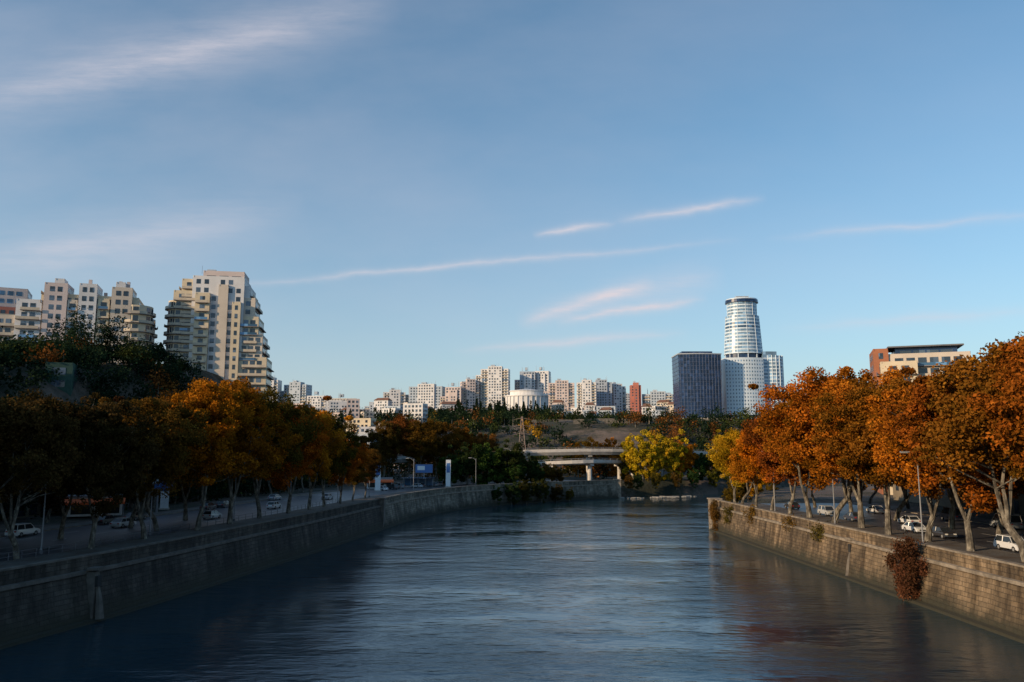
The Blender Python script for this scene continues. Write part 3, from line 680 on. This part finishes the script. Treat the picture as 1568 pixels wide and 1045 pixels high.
for i in range(28): mb.face([(*p[i], 74.7), (*p[(i+1) % 28], 74.7), (c[0], c[1], 77)], 'grey')
mb.obj('round_hall')
for x0, y0, x1, y1, h in [(40, 520, 110, 535, 3), (95, 560, 190, 580, 3.5), (10, 560, 60, 575, 3)]:
    mb = MB(); n = 14
    for i in range(n):
        xa, ya = x0+(x1-x0)*i/n, y0+(y1-y0)*i/n; xb, yb = x0+(x1-x0)*(i+1)/n, y0+(y1-y0)*(i+1)/n; za, zb = hz(xa, ya), hz(xb, yb)
        mb.face([(xa, ya, za-2), (xb, yb, zb-2), (xb, yb, zb+h), (xa, ya, za+h)], 'coping'); mb.face([(xa, ya, za+h), (xb, yb, zb+h), (xb, yb+.6, zb+h), (xa, ya+.6, za+h)], 'coping')
        mb.face([(xa, ya+.6, za+h), (xb, yb+.6, zb+h), (xb, yb+.6, zb-2), (xa, ya+.6, za-2)], 'coping')
    mb.obj('retaining_wall')

def deck(name, pts, wd, th, piers):
    p = densify(chaikin([(a, b) for a, b, c in pts]), 3); zs = np.interp(np.linspace(0, 1, len(p)), np.linspace(0, 1, len(pts)), [c for _, _, c in pts]); n = normals(p, 1); mb = MB()
    prof = [(-wd/2+1, -th), (-wd/2, -.5), (-wd/2, .75), (-wd/2+.3, .75), (-wd/2+.3, 0), (wd/2-.3, 0), (wd/2-.3, .75), (wd/2, .75), (wd/2, -.5), (wd/2-1, -th), (-wd/2+1, -th)]
    ks = ['conc', 'conc', 'conc', 'conc', 'asphalt', 'conc', 'conc', 'conc', 'conc', 'conc']
    for i in range(len(p)-1):
        for s in range(len(prof)-1):
            (a, b), (c, d) = prof[s], prof[s+1]
            mb.face([(*(p[i]+n[i]*a), zs[i]+b), (*(p[i+1]+n[i+1]*a), zs[i+1]+b), (*(p[i+1]+n[i+1]*c), zs[i+1]+d), (*(p[i]+n[i]*c), zs[i]+d)], ks[s])
        for sd in (-wd/2+.15, wd/2-.15):
            a = p[i]+n[i]*sd; b = p[i+1]+n[i+1]*sd; mb.tube([(*a, zs[i]+.75), (*a, zs[i]+1.35)], [.05, .05], 'galv', 4, False); mb.tube([(*a, zs[i]+1.35), (*b, zs[i+1]+1.35)], [.06, .06], 'galv', 4, False)
    for i in piers:
        j = int(i*(len(p)-1)); mb.tube([(*p[j], 0), (*p[j], zs[j]-th-.6)], [.9, .9], 'conc', 10); mb.box((*p[j], zs[j]-th-.3), (wd*.7, 1.6, .9), 'conc', math.atan2(n[j][1], n[j][0]))
    mb.obj(name)
deck('highway_overpass', [(-60, 350, 14), (-20, 344, 17.2), (10, 341, 18.2), (46, 345, 17.9), (78, 366, 16.5), (120, 420, 15)], 10, 1.8, [.3, .42, .52, .60, .75])
deck('bridge_ramp', [(2, 334, 10.5), (14, 326, 13), (30, 324, 13.8), (43, 336, 13.2), (54, 362, 11)], 6, 1.0, [.3, .5, .72])

mb = MB(); n = 8; zb = 8; hp = 27
for i in range(n+1):
    z = zb+hp*i/n; r = 2.3*(1-i/n)+.3
    C = [(5+sx*r, 400+sy*r, z) for sx, sy in ((-1, -1), (1, -1), (1, 1), (-1, 1))]
    if i:
        for q in range(4):
            mb.tube([P0[q], C[q]], [.10, .10], 'pylon', 4, False); mb.tube([P0[q], C[(q+1) % 4]], [.05, .05], 'pylon', 4, False); mb.tube([P0[(q+1) % 4], C[q]], [.05, .05], 'pylon', 4, False); mb.tube([C[q], C[(q+1) % 4]], [.05, .05], 'pylon', 4, False)
    P0 = C
for z in (26, 30, 33.5): mb.tube([(5-4.2, 400, z), (5, 400, z+.8), (5+4.2, 400, z)], [.06, .12, .06], 'pylon', 4)
mb.obj('power_pylon')

# ------------------------------------------------------------------ street lamps
def lamp_mesh(h, arms=2, L=2.0):
    mb = MB(); mb.tube([(0, 0, 0), (0, 0, .8), (0, 0, h)], [.14, .10, .06], 'galv', 8); mb.tube([(0, 0, -.1), (0, 0, .35)], [.24, .2], 'metal', 8)
    for s in ([1, -1] if arms == 2 else [1]):
        mb.tube([(0, 0, h-.6), (s*L*.5, 0, h+.1), (s*L, 0, h+.25)], [.06, .05, .05], 'galv', 6)
        mb.box((s*(L+.35), 0, h+.25), (1.1, .36, .16), 'galv'); mb.box((s*(L+.4), 0, h+.14), (.8, .28, .07), 'lampg')
    return mb.mesh('street_lamp_mesh')
l2, l1 = lamp_mesh(11.5, 2, 1.2), lamp_mesh(9.5, 1, 1.6)
for x, y in [(51.6, 102.5), (52.4, 132), (51.5, 159), (59.5, 90)]: put('street_lamp', l2, (x, y, 6.12))
for x, y in [(-55.3, 96), (-52, 117), (-47.5, 139), (-44, 161), (-40, 186), (-37, 210), (-29, 238)]: put('street_lamp', l1, (x, y, 6.12), math.pi)
for x, y in [(-12, 268), (-34, 280)]: put('street_lamp', l1, (x, y, 6.0), math.pi)
# ------------------------------------------------------------------ cars
def car_mesh(L, Wd, hb, ht, cab, name):
    mb = MB(); hw = Wd/2
    low = [(-L/2, .38), (-L/2-.02, hb*.72), (-L/2+.12, hb), (cab[0]-.1, hb+.04), (cab[3]+.1, hb+.02), (L/2-.35, hb-.10), (L/2-.04, hb*.72), (L/2, .36)]
    def arch(c): return [(c+.36*math.cos(t), .34+.36*math.sin(t)) for t in np.linspace(0, math.pi, 7)]
    wx = (L*.31, -L*.30)
    bottom = [(L/2-.1, .24)]+arch(wx[0])+arch(wx[1])+[(-L/2+.1, .24)]
    prof = low+bottom
    for s in (-1, 1): mb.face([(x, s*hw*(1 if z < hb*.8 else .96), z) for x, z in (prof if s < 0 else reversed(prof))], 'carpaint')
    for i in range(len(prof)):
        (a, b), (c, d) = prof[i], prof[(i+1) % len(prof)]; f = lambda z: hw*(1 if z < hb*.8 else .96)
        mb.face([(a, f(b), b), (c, f(d), d), (c, -f(d), d), (a, -f(b), b)], 'carpaint')
    b0, t0, t1, b1 = cab; iw = hw*.92; tw = hw*.74
    B = [(b0, -iw, hb+.03), (b1, -iw, hb+.01), (b1, iw, hb+.01), (b0, iw, hb+.03)]; Tt = [(t0, -tw, ht), (t1, -tw, ht), (t1, tw, ht), (t0, tw, ht)]
    for i in range(4): mb.face([B[i], B[(i+1) % 4], Tt[(i+1) % 4], Tt[i]], 'carglass')
    mb.prism([(t0-.05, -tw-.02), (t1+.05, -tw-.02), (t1+.05, tw+.02), (t0-.05, tw+.02)], ht-.03, ht+.05, 'carpaint')
    for i in range(4): mb.tube([B[i], Tt[i]], [.045, .045], 'carpaint', 4, False)
    for s in (-1, 1):
        xm = (t0+t1)/2; mb.tube([(xm, s*(iw+.01), hb), (xm, s*(tw+.02), ht)], [.045, .045], 'carpaint', 4, False)
        for wxx in wx:
            mb.tube([(wxx, s*(hw-.2), .33), (wxx, s*(hw+.01), .33)], [.33, .33], 'rubber', 14); mb.tube([(wxx, s*(hw), .33), (wxx, s*(hw+.025), .33)], [.2, .19], 'galv', 10)
        mb.box((L/2-.06, s*hw*.7, hb*.72), (.14, .36, .16), 'lampg'); mb.box((-L/2+.02, s*hw*.72, hb*.8), (.12, .3, .18), 'lred'); mb.box((b1-.35, s*(hw+.06), hb+.08), (.14, .16, .12), 'carpaint')
    mb.box((L/2, 0, .5), (.06, Wd*.6, .16), 'rubber')
    return mb.mesh(name)
CM = [car_mesh(4.4, 1.76, .88, 1.42, (-1.75, -1.15, .45, 1.25), 'sedan_mesh'), car_mesh(4.6, 1.86, 1.02, 1.72, (-2.15, -1.9, .55, 1.2), 'suv_mesh'), car_mesh(3.9, 1.7, .9, 1.46, (-1.8, -1.4, .4, 1.2), 'hatchback_mesh'), car_mesh(5.2, 1.95, 1.1, 2.2, (-2.5, -2.4, 1.3, 2.1), 'van_mesh')]
cols = [(.6, .62, .65), (.03, .03, .035), (.3, .32, .34), (.05, .06, .09), (.4, .42, .45), (.15, .03, .03), (.03, .03, .035), (.16, .17, .18)]
def car(x, y, rot, k=None, c=None, z=6.0, name='parked_car'):
    k = random.randrange(3) if k is None else k; put(name, CM[k], (x, y, z), rot, 1, c or random.choice(cols))
PL = densify(LAB, 1); nL = normals(PL, -1); PR = densify(RA, 1); nR = normals(PR, 1)
def along(P, n, y, off): i = int(np.argmin(abs(P[:, 1]-y))); q = P[i]+n[i]*off; j = min(i+2, len(P)-1); t = P[j]-P[i]; return q[0], q[1], math.atan2(t[1], t[0])
for y in (98, 112, 131, 138, 163, 170, 196): x, yy, a = along(PL, nL, y, 28.4+random.uniform(-.2, .2)); car(x, yy, a+math.pi*random.randrange(2))
for y in (126, 143, 168, 200): x, yy, a = along(PL, nL, y, random.choice([16.5, 22.5])); car(x, yy, a, name='car', c=random.choice([cols[0], cols[4]]))
for y in (240, 246, 252, 256, 260, 264, 268): x, yy, a = along(PL, nL, y, 15+random.uniform(0, 8)); car(x, yy, a+1.3)
for y in (250, 258, 266, 272): x, yy, a = along(PL, nL, y, 24+random.uniform(0, 4)); car(x, yy, a)
for y, k, c in ((99, 1, cols[0]), (113, 2, cols[1]), (121, 0, cols[0]), (141, 0, cols[3]), (152, 1, cols[4]), (170, 0, cols[1])): x, yy, a = along(PR, nR, y, 11.2+random.uniform(-.2, .2)); car(x, yy, a+math.pi*random.randrange(2), k, c)
for y, o in ((103, 19), (133, 17), (157, 23)): x, yy, a = along(PR, nR, y, o); car(x, yy, a, name='car', c=cols[0], k=0)
for y in (96, 126, 141): x, yy, a = along(PR, nR, y, 28.5); car(x, yy, a, k=random.choice([1, 2, 3]), c=random.choice(cols[1:4]))

mb = MB(); mb.box((0, 0, 1.7), (9, 5, 3.4), 'signw'); mb.box((2.6, -2.53, 1.5), (3, .08, 2.2), 'carglass'); mb.box((-2.2, -2.53, 1.5), (3.4, .08, 2.2), 'carglass'); mb.box((0, 0, 3.55), (9.6, 5.6, .3), 'galv')
A = [(-5, -2.8, 3.2), (5, -2.8, 3.2), (5, -5, 2.6), (-5, -5, 2.6)]; mb.face(A, 'orange'); mb.face([(-5, -5, 2.6), (5, -5, 2.6), (5, -5, 2.2), (-5, -5, 2.2)], 'orange')
for s in (-4.8, 4.8): mb.tube([(s, -4.9, 0), (s, -4.9, 2.6)], [.05, .05], 'galv', 5)
me = mb.mesh('kiosk_mesh'); put('cafe_kiosk', me, (-78, 152, 6.1), R(25)); put('cafe_kiosk', me, (-43, 262, 6.0), R(10), .9)
def pylon_sign(x, y, h, rot, k='signw'):
    mb = MB(); mb.box((0, 0, h/2), (1.6, .45, h), k); mb.box((0, -.24, h*.7), (1.2, .04, h*.35), 'signb'); mb.box((0, 0, .15), (2.0, .9, .3), 'conc'); o = mb.obj('pylon_sign', (x, y, 6.0)); o.rotation_euler[2] = rot
pylon_sign(-40.5, 244, 9, R(10)); pylon_sign(-21.5, 272, 9, R(5)); pylon_sign(-72, 168, 7, R(20))
def billboard(x, y, rot):
    mb = MB(); mb.tube([(0, 0, 0), (0, 0, 4.5)], [.2, .18], 'galv', 8); mb.box((0, 0, 6), (6, .3, 3), 'metal'); mb.box((0, -.17, 6), (5.7, .04, 2.7), 'signb'); mb.box((-1, -.2, 6.2), (2.5, .03, 1.4), 'signw'); o = mb.obj('billboard', (x, y, 6)); o.rotation_euler[2] = rot
billboard(-70, 160, R(20)); billboard(-30, 275, R(5))
mb = MB()
for i in range(5):
    for j in range(2): mb.tube([(i*2.4, j*3, 0), (i*2.4, j*3, 3)], [.06, .06], 'galv', 5)
mb.box((4.8, 1.5, 3.1), (11, 4, .15), 'gblue'); mb.box((4.8, 3.0, 1.6), (9.5, .06, 2.2), 'gblue'); mb.obj('bus_shelter', (-36, 268, 6))

mb = MB(); P = densify(LA[np.array(LA)[:, 1] > 60], 2.0); n = normals(P, -1)
for i in range(len(P)-1):
    a = P[i]+n[i]*9.2; b = P[i+1]+n[i+1]*9.2
    mb.tube([(*a, 6.1), (*a, 7.0)], [.04, .04], 'metal', 4, False)
    for z in (6.55, 7.0): mb.tube([(*a, z), (*b, z)], [.03, .03], 'metal', 4, False)
mb.obj('pavement_railing')

# ------------------------------------------------------------------ world
EL, AZ = 17.0, 239.0
wd = bpy.data.worlds.new('World'); scene.world = wd; wd.use_nodes = True; nt = wd.node_tree
bg = nt.nodes['Background']
st = N(nt, 'ShaderNodeTexSky', sky_type='NISHITA'); st.sun_disc = False; st.sun_elevation = R(EL); st.sun_rotation = R(AZ)
st.air_density = 1.0; st.dust_density = .6; st.ozone_density = 2.4
tc = N(nt, 'ShaderNodeTexCoord').outputs['Generated']; sp = N(nt, 'ShaderNodeSeparateXYZ'); nt.links.new(tc, sp.inputs[0])
def mth(op, a, b=None, c=None, clamp=False):
    n = N(nt, 'ShaderNodeMath', operation=op); n.use_clamp = clamp
    for i, v in enumerate((a, b, c)):
        if v is None: continue
        if isinstance(v, (int, float)): n.inputs[i].default_value = v
        else: nt.links.new(v, n.inputs[i])
    return n.outputs[0]
yy = mth('MAXIMUM', sp.outputs['Y'], .08); U = mth('DIVIDE', sp.outputs['X'], yy); V = mth('DIVIDE', sp.outputs['Z'], yy)
cb = N(nt, 'ShaderNodeCombineXYZ'); nt.links.new(U, cb.inputs[0]); nt.links.new(V, cb.inputs[1])
def wn(scale, sx, sy, rot, det=5, rough=.6):
    mp = N(nt, 'ShaderNodeMapping'); mp.inputs['Scale'].default_value = (sx, sy, 1); mp.inputs['Rotation'].default_value = (0, 0, R(rot)); nt.links.new(cb.outputs[0], mp.inputs[0])
    return noise(nt, scale, det, rough, mp.outputs[0])
warp = mth('MULTIPLY_ADD', wn(9, 1, 1, 0, 4), .018, -.009); Vw = mth('ADD', V, warp)
fib = mth('MULTIPLY_ADD', wn(7, 1, 7, -14, 8, .72), 2.6, -.75, True)
def px(u, v): return ((u-784)/1220, (690-v)/1220)
tot = None
for (u0, v0, u1, v1, w_, a_) in [(300, 438, 1150, 362, 4.5, .55), (790, 494, 1010, 430, 10, 1.0), (850, 494, 1090, 452, 6, 1.0), (900, 460, 1120, 415, 20, .4), (815, 354, 950, 333, 5, .8), (940, 332, 1190, 292, 6, .75), (690, 538, 1060, 508, 6, .6),
        (-160, 150, 600, -40, 38, .55), (1180, 505, 1640, 470, 8, .35), (1180, 360, 1700, 312, 6, .4), (-200, 430, 460, 310, 36, .45)]:
    (x0, z0), (x1, z1) = px(u0, v0), px(u1, v1); L = math.hypot(x1-x0, z1-z0); dx, dz = (x1-x0)/L, (z1-z0)/L
    du = mth('SUBTRACT', U, x0); dv = mth('SUBTRACT', Vw, z0)
    t = mth('MULTIPLY_ADD', du, dx/L, mth('MULTIPLY', dv, dz/L)); s = mth('MULTIPLY_ADD', du, -dz, mth('MULTIPLY', dv, dx))
    e = mth('EXPONENT', mth('MULTIPLY', mth('POWER', mth('ABSOLUTE', s), 1.4), -1/((w_/1220)**1.4)))
    en = mth('MULTIPLY', mth('MULTIPLY', t, mth('SUBTRACT', 1.0, t)), 4.0*a_, clamp=True)
    m = mth('MULTIPLY', e, en)
    tot = m if tot is None else mth('ADD', tot, m)
tot = mth('MULTIPLY', tot, mth('MULTIPLY_ADD', fib, .8, .35))
veil = mth('MULTIPLY', mth('MULTIPLY_ADD', wn(2.0, 1, 2.2, -16, 6, .55), 2.0, -.65, True), mth('MULTIPLY_ADD', U, -.5, .5, True))
tot = mth('ADD', tot, mth('MULTIPLY', veil, .45))
front = mth('MULTIPLY', mth('SUBTRACT', sp.outputs['Y'], .05), 5.0, clamp=True)
tot = mth('MULTIPLY', tot, front, clamp=True)
tinted = mixc(nt, 1.0, st.outputs[0], (.86, 1.18, 1.20), 'MULTIPLY')
hzf = mth('MULTIPLY', mth('EXPONENT', mth('MULTIPLY', mth('ABSOLUTE', sp.outputs['Z']), -5.2)), .78)
hazed = mixc(nt, hzf, tinted, (3.85, 3.9, 4.4))
cl = mixc(nt, tot, hazed, (5.2, 4.9, 5.3))
nt.links.new(cl, bg.inputs[0]); bg.inputs[1].default_value = .135
sl = bpy.data.lights.new('sun', 'SUN'); sl.energy = 5.0; sl.angle = R(.5); sl.color = (1, .72, .44)
so = bpy.data.objects.new('sun', sl); scene.collection.objects.link(so)
d = Vector((math.sin(R(AZ))*math.cos(R(EL)), math.cos(R(AZ))*math.cos(R(EL)), math.sin(R(EL))))
so.rotation_euler = d.to_track_quat('Z', 'Y').to_euler(); so.location = d*300
cam = bpy.data.cameras.new('camera'); co = bpy.data.objects.new('camera', cam); scene.collection.objects.link(co)
cam.lens = 28; cam.sensor_width = 36; cam.clip_end = 12000; cam.clip_start = .5
co.location = (0, 0, 18); co.rotation_euler = (R(90+7.85), 0, 0); scene.camera = co
scene.view_settings.view_transform = 'Standard'; scene.view_settings.look = 'None'; scene.view_settings.exposure = 0
